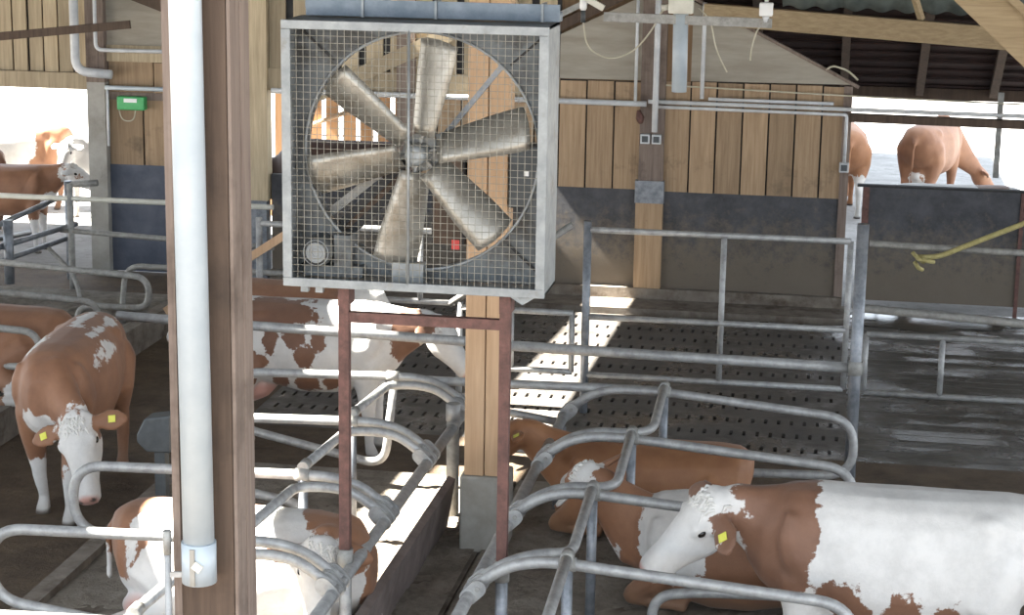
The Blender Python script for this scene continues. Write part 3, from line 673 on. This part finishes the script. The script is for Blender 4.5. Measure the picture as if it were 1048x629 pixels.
# ------------------------------------------------------------------ cows
def hide(name, brown, brown2, white=(.62, .60, .57)):
    m, nt, N, L, b = nodes_of(name)
    def attr(n):
        a = N.new('ShaderNodeAttribute'); a.attribute_name = n; return a.outputs['Fac']
    ed = noise(nt, 7, 5, .65, coord='Object')
    mt = N.new('ShaderNodeMath'); mt.operation = 'MULTIPLY_ADD'; L.new(ed, mt.inputs[0]); mt.inputs[1].default_value = .9; L.new(attr('brown'), mt.inputs[2])
    fac = tint(nt, mt.outputs[0], (0, 0, 0), (1, 1, 1), .435, .475)
    bc = tint(nt, noise(nt, 5, 5, .6, coord='Object'), brown, brown2, .3, .7)
    wc = tint(nt, noise(nt, 4, 6, .7, coord='Object'), tuple(c * .78 for c in white), white, .3, .6)
    col = mixc(nt, fac, wc, bc); col = mixc(nt, attr('pink'), col, (.50, .27, .22)); col = mixc(nt, attr('dark'), col, (.05, .04, .035)); col = mixc(nt, attr('muck'), col, (.16, .125, .085))
    L.new(col, b.inputs['Base Color']); b.inputs['Roughness'].default_value = .62
    b.inputs['Sheen Weight'].default_value = .08
    bump(nt, b, noise(nt, 60, 4, .7, (1, 1, 1), 'Object'), .35, .006)
    return m
HB = hide('hide_red_brown', (.19, .086, .044), (.275, .132, .068))
HD = hide('hide_dark_brown', (.135, .064, .036), (.20, .098, .056))
HR = hide('hide_orange_brown', (.25, .11, .05), (.34, .16, .072))
HK = hide('hide_umber', (.055, .030, .024), (.09, .05, .04))
EYE = simple('eye', (.008, .006, .005), (.012, .01, .008), 3, .15)
TUFT = simple('pale_curls', (.60, .58, .54), (.70, .68, .64), 30, .9, 0, .004, coord='Object')

def ring(c, a, b, n=16, e=2.3):
    out = []
    for k in range(n):
        t = 2 * math.pi * k / n; ct, st = math.cos(t), math.sin(t)
        out.append(c + a * (math.copysign(abs(ct) ** (2 / e), ct)) + b * (math.copysign(abs(st) ** (2 / e), st)))
    return out
def loft(mb, stations, n=16, e=2.3):
    """closed skin through rings (centre, half vector a, half vector b)"""
    vs = []
    for c, a, b in stations: vs += ring(V(*c), V(*a), V(*b), n, e)
    fs = []
    for i in range(len(stations) - 1):
        for k in range(n): fs.append((i * n + k, i * n + (k + 1) % n, (i + 1) * n + (k + 1) % n, (i + 1) * n + k))
    m = len(stations) - 1
    fs += [tuple(reversed(range(n))), tuple(m * n + k for k in range(n))]
    mb.add(vs, fs)
def limb(mb, pts, n=10):
    P = [V(*p[:3]) for p in pts]; R = [p[3] for p in pts]
    d0 = (P[0] - P[1]).normalized() * R[0]; d1 = (P[-1] - P[-2]).normalized() * R[-1]
    mb.tube([P[0] + d0 * .9, P[0] + d0 * .55] + P + [P[-1] + d1 * .3, P[-1] + d1 * .5], [R[0] * .3, R[0] * .8] + R + [R[-1] * .85, R[-1] * .4], n)

TRUNK = [(-.86, 1.19, .07, .08), (-.82, 1.13, .16, .17), (-.74, 1.06, .25, .28), (-.58, 1.01, .295, .345), (-.35, .975, .32, .375), (-.05, .945, .36, .405), (.22, .945, .345, .405),
         (.45, .975, .30, .385), (.62, 1.0, .25, .34), (.76, 1.02, .17, .25), (.84, 1.03, .09, .14)]
def cow(label, loc, rz, sc, mat, poll, hd, hn, neck0=(.62, 0, 1.10), pose='stand', base=-1, blobs=(), hblobs=(), pink=(), tags=(), tuft=True, voxel=.019, group=None, lie_side=1, legs=None, hs=1.0,
        muck=.15, tail=True, udder=False, seed=0, roll=0, earspread=0.0):
    mb = MB(); dz = -.545 if pose == 'lie' else 0
    wf = 1.12 if pose == 'lie' else 1
    loft(mb, [((x, 0, z + dz), (0, w * wf, 0), (0, 0, hh)) for x, z, w, hh in TRUNK], 20, 2.35)
    # hook bones and shoulder blades
    for s in (-1, 1):
        loft(mb, [((-.46 + t * .16, s * (.19 + .015 * (1 - t * t)), 1.21 + dz), (0, .06 * (1 - t * t) + .015, 0), (0, 0, .07 * (1 - t * t) + .015)) for t in (-1, -.5, 0, .5, 1)], 10)
        loft(mb, [((.50 + .10 * t, s * .22 * wf, .98 + dz + .26 * t), (.13 * (1 - t * t) + .03, 0, 0), (0, .075 * (1 - t * t) + .02, 0)) for t in (-1, -.5, 0, .5, 1)], 10)
    poll = V(*poll); hd = V(*hd).normalized(); hn = V(*hn); hn = (hn - hd * hn.dot(hd)).normalized(); hsd = hn.cross(hd).normalized()   # side
    n0 = V(*neck0) + V(0, 0, dz)
    nb = poll - hn * .05 * hs - hd * .02
    nd = (nb - n0)
    def nring(t, w, hh, sag=0):
        c = n0 + nd * t + V(0, 0, -sag); d = nd.normalized(); sd_ = d.cross(V(0, 0, 1)); sd_ = (sd_.normalized() if sd_.length > .2 else hsd); up = sd_.cross(d).normalized()
        return (c, sd_ * w, up * hh)
    loft(mb, [nring(-.30, .15, .24, .02), nring(0, .185, .30, .03), nring(.35, .145, .235, .03), nring(.65, .115, .175, .02), nring(.9, .10, .135), nring(1.05, .085, .10)], 16, 2.1)
    def hp(t, sgn=0, q=0): return poll + hd * t * hs + hsd * sgn * hs + hn * q * hs
    HS = [(-.055, .055, .05, -.02), (-.03, .095, .085, -.03), (.03, .112, .115, -.055), (.12, .122, .135, -.07), (.20, .108, .132, -.075), (.29, .085, .108, -.07), (.37, .073, .09, -.065), (.44, .076, .082, -.064), (.49, .074, .07, -.066), (.52, .05, .045, -.07)]
    loft(mb, [(hp(t, 0, q), hsd * w * hs, hn * hh * hs) for t, w, hh, q in HS], 16, 2.4)
    for s in (-1, 1):      # brow and ears
        loft(mb, [(hp(.145 + t * .05, s * .093, .0), hn * (.035 * (1 - t * t) + .01) * hs, hsd * (.03 * (1 - t * t) + .01) * hs) for t in (-1, -.5, 0, .5, 1)], 8)
        ed_ = (hsd * s * 1.0 - hd * (-.12 - earspread) - hn * .15).normalized(); ev = ed_.cross(hn).normalized(); en = ev.cross(ed_)
        e0 = hp(.025, s * .09, -.035)
        loft(mb, [(e0 + ed_ * l * hs, ev * w * hs, en * tk * hs) for l, w, tk in ((-.02, .03, .03), (.04, .045, .030), (.10, .074, .022), (.16, .072, .019), (.21, .045, .017), (.235, .012, .012))], 12, 2)
    if legs is None:
        if pose == 'stand':
            legs = []
            for s in (-1, 1):
                legs += [[(.55, s * .16, .86, .13), (.52, s * .18, .66, .105), (.54, s * .175, .38, .062), (.55, s * .17, .33, .058), (.545, s * .17, .13, .042), (.56, s * .17, .07, .052), (.58, s * .17, .0, .062)],
                         [(-.58, s * .16, 1.0, .20), (-.50, s * .19, .78, .165), (-.60, s * .185, .55, .085), (-.70, s * .175, .43, .062), (-.67, s * .175, .14, .045), (-.64, s * .175, .07, .053), (-.62, s * .175, .0, .062)]]
        else:
            q = lie_side; legs = []
            for s in (-1, 1):
                legs.append([(.52, s * .20, .36, .14), (.62, s * .22, .20, .11), (.78, s * .20, .09, .07)]); legs.append([(.78, s * .20, .08, .066), (.60, s * .23, .06, .05), (.48, s * .24, .055, .045), (.40, s * .24, .05, .055)])
            legs.append([(-.52, q * .20, .46, .21), (-.30, q * .34, .30, .165), (-.45, q * .42, .20, .11), (-.76, q * .44, .10, .07)]); legs.append([(-.76, q * .44, .09, .066), (-.55, q * .52, .06, .05), (-.38, q * .55, .055, .05), (-.28, q * .56, .05, .058)])
            legs.append([(-.52, -q * .20, .42, .21), (-.30, -q * .28, .24, .15), (-.52, -q * .30, .10, .07), (-.30, -q * .26, .07, .05)])
    for l in legs: limb(mb, l)
    if udder:
        zz = .56 if pose == 'stand' else .16
        yy = 0 if pose == 'stand' else lie_side * .22
        loft(mb, [((-.52 + t * .22, yy, zz + .03), (0, .17 * (1 - t * t) + .02, 0), (0, 0, .16 * (1 - t * t) + .02)) for t in (-1, -.6, 0, .6, 1)], 12)
    if tail:
        T = [(-.84, 0, 1.22 + dz, .04), (-.92, 0, 1.12 + dz, .03), (-.93, .02, max(.1, .8 + dz), .022)]
        if pose == 'stand': T += [(-.92, .02, .62, .02), (-.92, .02, .45, .035), (-.92, .02, .34, .02)]
        limb(mb, T, 8)
    # one continuous skin
    me = mb.mesh('tmp', None); to = bpy.data.objects.new('tmp', me); COL.objects.link(to)
    r_ = to.modifiers.new('r', 'REMESH'); r_.mode = 'VOXEL'; r_.voxel_size = voxel
    s_ = to.modifiers.new('s', 'SMOOTH'); s_.factor = .5; s_.iterations = 5
    dg = bpy.context.evaluated_depsgraph_get(); dg.update()
    nm = bpy.data.meshes.new_from_object(to.evaluated_get(dg)); bpy.data.objects.remove(to); bpy.data.meshes.remove(me)
    n = len(nm.vertices); co = np.empty(n * 3, np.float32); nm.vertices.foreach_get('co', co); co = co.reshape(-1, 3).astype(float)
    f = np.full(n, float(base))
    def dist(c, r, X): return np.sqrt((((X - np.array(c)) / np.array(r)) ** 2).sum(1))
    for c, r, sg in blobs:
        d = (1 - dist(c, r, co)) * min(r) * 4
        f = np.maximum(f, d) if sg > 0 else np.minimum(f, -d)
    hc = np.stack([(co - np.array(poll)) @ np.array(hd), (co - np.array(poll)) @ np.array(hsd), (co - np.array(poll)) @ np.array(hn)], 1) / hs
    for c, r, sg in hblobs:
        d = (1 - dist(c, r, hc)) * min(r) * 4
        f = np.maximum(f, d) if sg > 0 else np.minimum(f, -d)
    pk = np.clip((1 - dist((.51, 0, -.055), (.055, .08, .075), hc)) * 3, 0, 1)
    for c, r in pink: pk = np.maximum(pk, np.clip((1 - dist(c, r, co)) * 3, 0, 1))
    dk = np.zeros(n)
    for s in (-1, 1): dk = np.maximum(dk, np.clip((1 - dist((.515, s * .042, -.035), (.022, .02, .022), hc)) * 4, 0, 1))
    dk = np.maximum(dk, np.clip((.045 - co[:, 2]) * 40, 0, 1) if pose == 'stand' else 0)
    mk = np.clip((.30 - co[:, 2]) * 3, 0, 1) * muck * 3
    for nme, arr in (('brown', f), ('pink', pk), ('dark', dk), ('muck', np.clip(mk, 0, .75))):
        a = nm.attributes.new(nme, 'FLOAT', 'POINT'); a.data.foreach_set('value', arr.astype(np.float32))
    nm.vertices.foreach_set('co', (co * sc).astype(np.float32).ravel())
    nm.polygons.foreach_set('use_smooth', [True] * len(nm.polygons)); nm.materials.clear(); nm.materials.append(mat); nm.update(); nm.name = 'cow_body'
    root = thing('cow', label, 'cow', loc, group, rz)
    body = bpy.data.objects.new('body', nm); COL.objects.link(body); body.parent = root
    for s in (-1, 1):
        c = hp(.15, s * .108, -.012) * sc
        mbx = MB(); loft(mbx, [(c + hsd * s * (.006) + hd * t * .024 * sc * hs, hn * (.018 * math.sqrt(max(0, 1 - t * t)) + .001) * hs * sc, hsd * (.018 * math.sqrt(max(0, 1 - t * t)) + .001) * hs * sc) for t in (-1, -.8, -.4, 0, .4, .8, 1)], 10, 2)
        mbx.sm = [True] * len(mbx.sm); mbx.build('eye', EYE, root)
    for s in tags:
        ed_ = (hsd * s * 1.0 - hd * (-.12 - earspread) - hn * .15).normalized(); ev = ed_.cross(hn).normalized(); en = ev.cross(ed_)
        c = hp(.025, s * .09, -.035) + ed_ * .135 * hs + en * .024 * hs
        a = ed_ * .026; b = ev * .026; k_ = en * .003
        vs = [(c + sa * a + sb * b + sk * k_) * sc for sk in (-1, 1) for sb in (-1, 1) for sa in (-1, 1)]
        MB().add(vs, [(0, 2, 3, 1), (4, 5, 7, 6), (0, 1, 5, 4), (2, 6, 7, 3), (0, 4, 6, 2), (1, 3, 7, 5)]).build('ear_tag', YELLOW, root)
    if tuft:
        rs = random.Random(seed + 3); mbx = MB()
        for k in range(80):
            y = rs.uniform(-.085, .085); t = rs.uniform(-.05, .075)
            p0 = hp(t, y, .045 - .9 * y * y * 6 - (.03 if t < -.02 else 0)); p1 = p0 + (hn * .022 + hd * .02 + hsd * rs.uniform(-.02, .02)) * hs; p2 = p0 + (hn * .012 + hd * .055 + hsd * rs.uniform(-.03, .03)) * hs
            mbx.tube([p * sc for p in (p0 - hn * .02, p1, p2)], [.012 * sc, .010 * sc, .003 * sc], 6)
        mbx.build('forelock', TUFT, root)
    return root
def R(d): return math.radians(d)
WF = [((.26, 0, -.06), (.36, .15, .25), -1)]                          # white face
EARS = [((.03, .21, -.05), (.11, .13, .09), 1), ((.03, -.21, -.05), (.11, .13, .09), 1)]

# big cow in front at right: faces left, head low and turned to the camera
cow('big white and brown cow at right resting its chin at the divider', (.44, 10.16, .03), R(180), .96, HD, poll=(1.02, .05, 1.235), hd=(.72, .10, -.70), hn=(.62, .42, .62), base=-1, seed=1, hs=1.17,
    blobs=[((.86, 0, 1.05), (.46, .6, .62), 1), ((.30, .3, .70), (.16, .25, .20), 1), ((-.02, .3, .66), (.12, .2, .20), 1), ((-.28, .3, .62), (.10, .2, .18), 1), ((.55, .3, .66), (.18, .3, .10), -1), ((-.5, .3, .6), (.12, .2, .12), 1)],
    hblobs=[((.24, 0, -.05), (.36, .22, .30), -1)] + EARS, tags=(1,), tuft=True, earspread=.25)
# lying cow behind its chin, head turned away
cow('lying brown cow with white shoulder and its head turned away', (-.42, 11.42, ZB - .02), R(178), .86, HB, poll=(1.16, -.02, .90), hd=(.45, -.80, -.35), hn=(.5, .1, .8), pose='lie', base=1, seed=2, hs=1.05,
    blobs=[((.45, .1, .55), (.30, .5, .34), -1), ((.95, 0, .2), (.1, .2, .2), -1)], hblobs=[((.0, 0, .0), (.10, .12, .10), -1), ((.03, .2, -.05), (.1, .12, .1), -1), ((.4, 0, -.05), (.2, .2, .2), -1)], lie_side=1, neck0=(.70, 0, 1.06))
# all brown lying cow, farther
cow('plain orange brown lying cow with yellow ear tag beside the steel upright', (-1.12, 12.62, ZB), R(180), .80, HR, poll=(1.14, .06, .88), hd=(.85, .25, -.45), hn=(.45, 0, .85), pose='lie', base=1, seed=3,
    hblobs=[((.42, 0, -.08), (.16, .14, .16), -1)], tags=(1,), tuft=False, tail=False)
# standing cow in the cross alley behind the end rail
cow('standing white cow with brown spots behind the end rail under the fan', (-3.98, 14.45, 0), R(2), .90, HD, poll=(1.12, -.05, 1.22), hd=(.62, -.28, -.68), hn=(.65, -.2, .65), base=-1, seed=4, hs=1.05, udder=True,
    blobs=[((-.25, -.2, 1.28), (.34, .3, .12), 1), ((-.30, -.3, 1.03), (.07, .2, .10), 1), ((-.08, -.35, 1.08), (.10, .2, .10), 1), ((.02, -.35, .92), (.09, .2, .12), 1), ((.14, -.35, 1.1), (.06, .2, .12), 1), ((-.42, -.3, .85), (.10, .2, .10), 1), ((-.60, -.3, .72), (.16, .2, .16), 1),
           ((-.22, -.3, .68), (.10, .25, .10), 1), ((.02, -.3, .66), (.12, .25, .09), 1), ((.25, -.3, .68), (.10, .25, .08), 1), ((-.62, -.3, 1.1), (.1, .2, .12), 1), ((.88, -.1, 1.08), (.16, .3, .24), 1)],
    hblobs=WF + EARS, pink=[((-.5, 0, .55), (.25, .25, .16)), ((.1, 0, .52), (.3, .12, .06))])
cow('standing brown cow mostly hidden behind the spotted cow under the fan', (-4.35, 15.35, 0), R(182), .86, HB, poll=(1.05, 0, 1.15), hd=(.5, 0, -.8), hn=(.8, 0, .5), base=1, seed=5, blobs=[((-.75, .0, 1.2), (.2, .3, .2), -1)], hblobs=WF)
# cow walking towards the camera in the left alley
wl = []
for s, fx, hx in ((1, .12, -.10), (-1, -.10, .12)):
    wl += [[(.55, s * .16, .86, .13), (.53 + fx * .3, s * .17, .66, .105), (.56 + fx, s * .15, .39, .062), (.55 + fx, s * .15, .33, .058), (.50 + fx * 1.2, s * .14, .13, .042), (.52 + fx * 1.2, s * .14, .07, .052), (.55 + fx * 1.2, s * .14, .0, .062)],
           [(-.58, s * .16, 1.0, .20), (-.50 + hx * .3, s * .19, .78, .165), (-.60 + hx * .7, s * .185, .55, .085), (-.70 + hx, s * .175, .43, .062), (-.67 + hx * 1.2, s * .175, .14, .045), (-.64 + hx * 1.2, s * .175, .07, .053), (-.62 + hx * 1.2, s * .175, .0, .062)]]
cow('brown cow with white face walking towards us in the left alley', (-5.34, 12.92, 0), R(-84), .92, HB, poll=(1.0, .30, .92), hd=(.50, .24, -.85), hn=(.75, -.20, .60), base=1, seed=6, hs=1.2, legs=wl,
    blobs=[((.28, -.20, 1.24), (.26, .07, .14), -1), ((.05, -.26, 1.2), (.22, .05, .12), -1), ((-.50, -.02, 1.36), (.30, .07, .12), -1), ((-.40, .16, 1.32), (.32, .035, .12), -1), ((.05, .27, 1.2), (.22, .04, .10), -1), ((.78, -.05, .80), (.14, .22, .13), -1), ((.55, .15, .2), (.3, .12, .30), -1), ((.55, -.15, .2), (.3, .12, .30), -1)],
    hblobs=[((.26, 0, -.05), (.36, .17, .25), -1)] + EARS, tags=(1, -1), neck0=(.62, .02, 1.06), muck=.12)
# lying cow in the left row, cut off by the picture edge
cow('lying brown cow at the left edge under a looped divider', (-6.85, 14.75, .24), R(176), .90, HB, poll=(1.1, .1, .9), hd=(.8, .3, -.5), hn=(.5, 0, .8), pose='lie', base=1, seed=7, lie_side=1, blobs=[((-.75, .5, .1), (.3, .3, .2), -1)], hblobs=WF)
# sunlit cow in the front left stall
cow('lying white and brown cow in the sunny stall beside the big post', (-3.24, 10.30, ZB + .03), R(-3), .92, HB, poll=(.60, -.30, .72), hd=(.12, -.50, -.85), hn=(.40, -.62, .60), pose='lie', base=-1, seed=8, hs=1.08, lie_side=-1, udder=True,
    blobs=[((-.72, -.0, .62), (.26, .5, .26), 1), ((-.62, -.26, .55), (.05, .14, .3), -1), ((.62, .05, .70), (.26, .30, .24), 1), ((.95, .1, .35), (.25, .3, .35), 1), ((-.2, .2, .75), (.3, .2, .15), 1)],
    hblobs=[((.26, 0, -.05), (.36, .17, .28), -1)] + EARS, pink=[((-.5, -.3, .17), (.25, .25, .17))], muck=.1)
# yard cows, left
Q = lambda x, y, Y: at(x, y, Y)
cow('brown cow with white head looking right in the left yard opening', (-9.92, 22.1, -.1), R(2), .78, HB, poll=(1.08, -.02, 1.34), hd=(.85, -.05, -.42), hn=(.4, 0, .9), base=1, seed=9, voxel=.025, hs=1.1,
    hblobs=[((.3, 0, -.06), (.4, .2, .25), -1), ((.15, 0, -.04), (.09, .15, .05), 1), ((.03, .2, -.05), (.1, .12, .1), -1), ((.03, -.2, -.05), (.1, .12, .1), -1)], blobs=[((.75, 0, .75), (.15, .3, .25), -1), ((.55, 0, .3), (.2, .4, .3), -1)], neck0=(.62, 0, 1.12))
cow('grey brown cow rump behind the white headed yard cow', (-11.1, 23.3, -.1), R(170), .80, HD, poll=(1.05, 0, 1.2), hd=(.5, 0, -.8), hn=(.8, 0, .5), base=1, seed=10, voxel=.03, tuft=False)
cow('brown cow with a white flank farthest back in the left yard', (-11.0, 24.9, -.1), R(200), .86, HB, poll=(1.05, 0, 1.2), hd=(.5, 0, -.8), hn=(.8, 0, .5), base=1, seed=11, voxel=.03, tuft=False, blobs=[((0, 0, 1.0), (.4, .6, .4), -1)])
cow('white cow standing beside the concrete post in the left yard', (-9.75, 24.9, -.1), R(-100), .84, HB, poll=(1.05, 0, 1.25), hd=(.5, 0, -.8), hn=(.8, 0, .5), base=-1, seed=12, voxel=.03, blobs=[((-.2, .3, .9), (.3, .3, .3), 1)])
# yard cows, right
cow('red brown cow seen from behind in the right yard stretching its neck down', (1.32, 27.9, -.1), R(72), .95, HB, poll=(1.05, -.45, .55), hd=(.5, -.5, -.7), hn=(.6, -.5, .5), base=1, seed=13, voxel=.03, tuft=False, udder=True, muck=0,
    blobs=[((-.6, .17, .12), (.3, .2, .22), -1), ((-.6, -.17, .12), (.3, .2, .22), -1), ((-.45, 0, .55), (.3, .2, .2), -1)])
cow('brown cow rump beside the board corner in the right yard', (.12, 27.6, -.1), R(95), .92, HR, poll=(1.05, 0, 1.2), hd=(.5, 0, -.8), hn=(.8, 0, .5), base=1, seed=14, voxel=.03, tuft=False, muck=0,
    blobs=[((-.6, .17, .3), (.3, .25, .38), -1), ((-.6, -.17, .3), (.3, .25, .38), -1)])
cow('white cow back just showing above the dark panel at right', (1.42, 22.3, -.14), R(4), .95, HD, poll=(1.1, 0, .8), hd=(.5, 0, -.8), hn=(.8, 0, .5), base=-1, seed=15, voxel=.03, tuft=False, blobs=[((.35, 0, 1.3), (.2, .4, .2), 1)], neck0=(.62, 0, 1.0))
# dark animal behind the low panel, seen through the fan
cow('dark brown cow behind the low wall seen through the fan', (-5.45, 21.7, 0), R(183), 1.08, HK, poll=(1.1, 0, 1.0), hd=(.6, 0, -.7), hn=(.7, 0, .6), base=1, seed=16, voxel=.03, tuft=False, neck0=(.62, 0, 1.0))
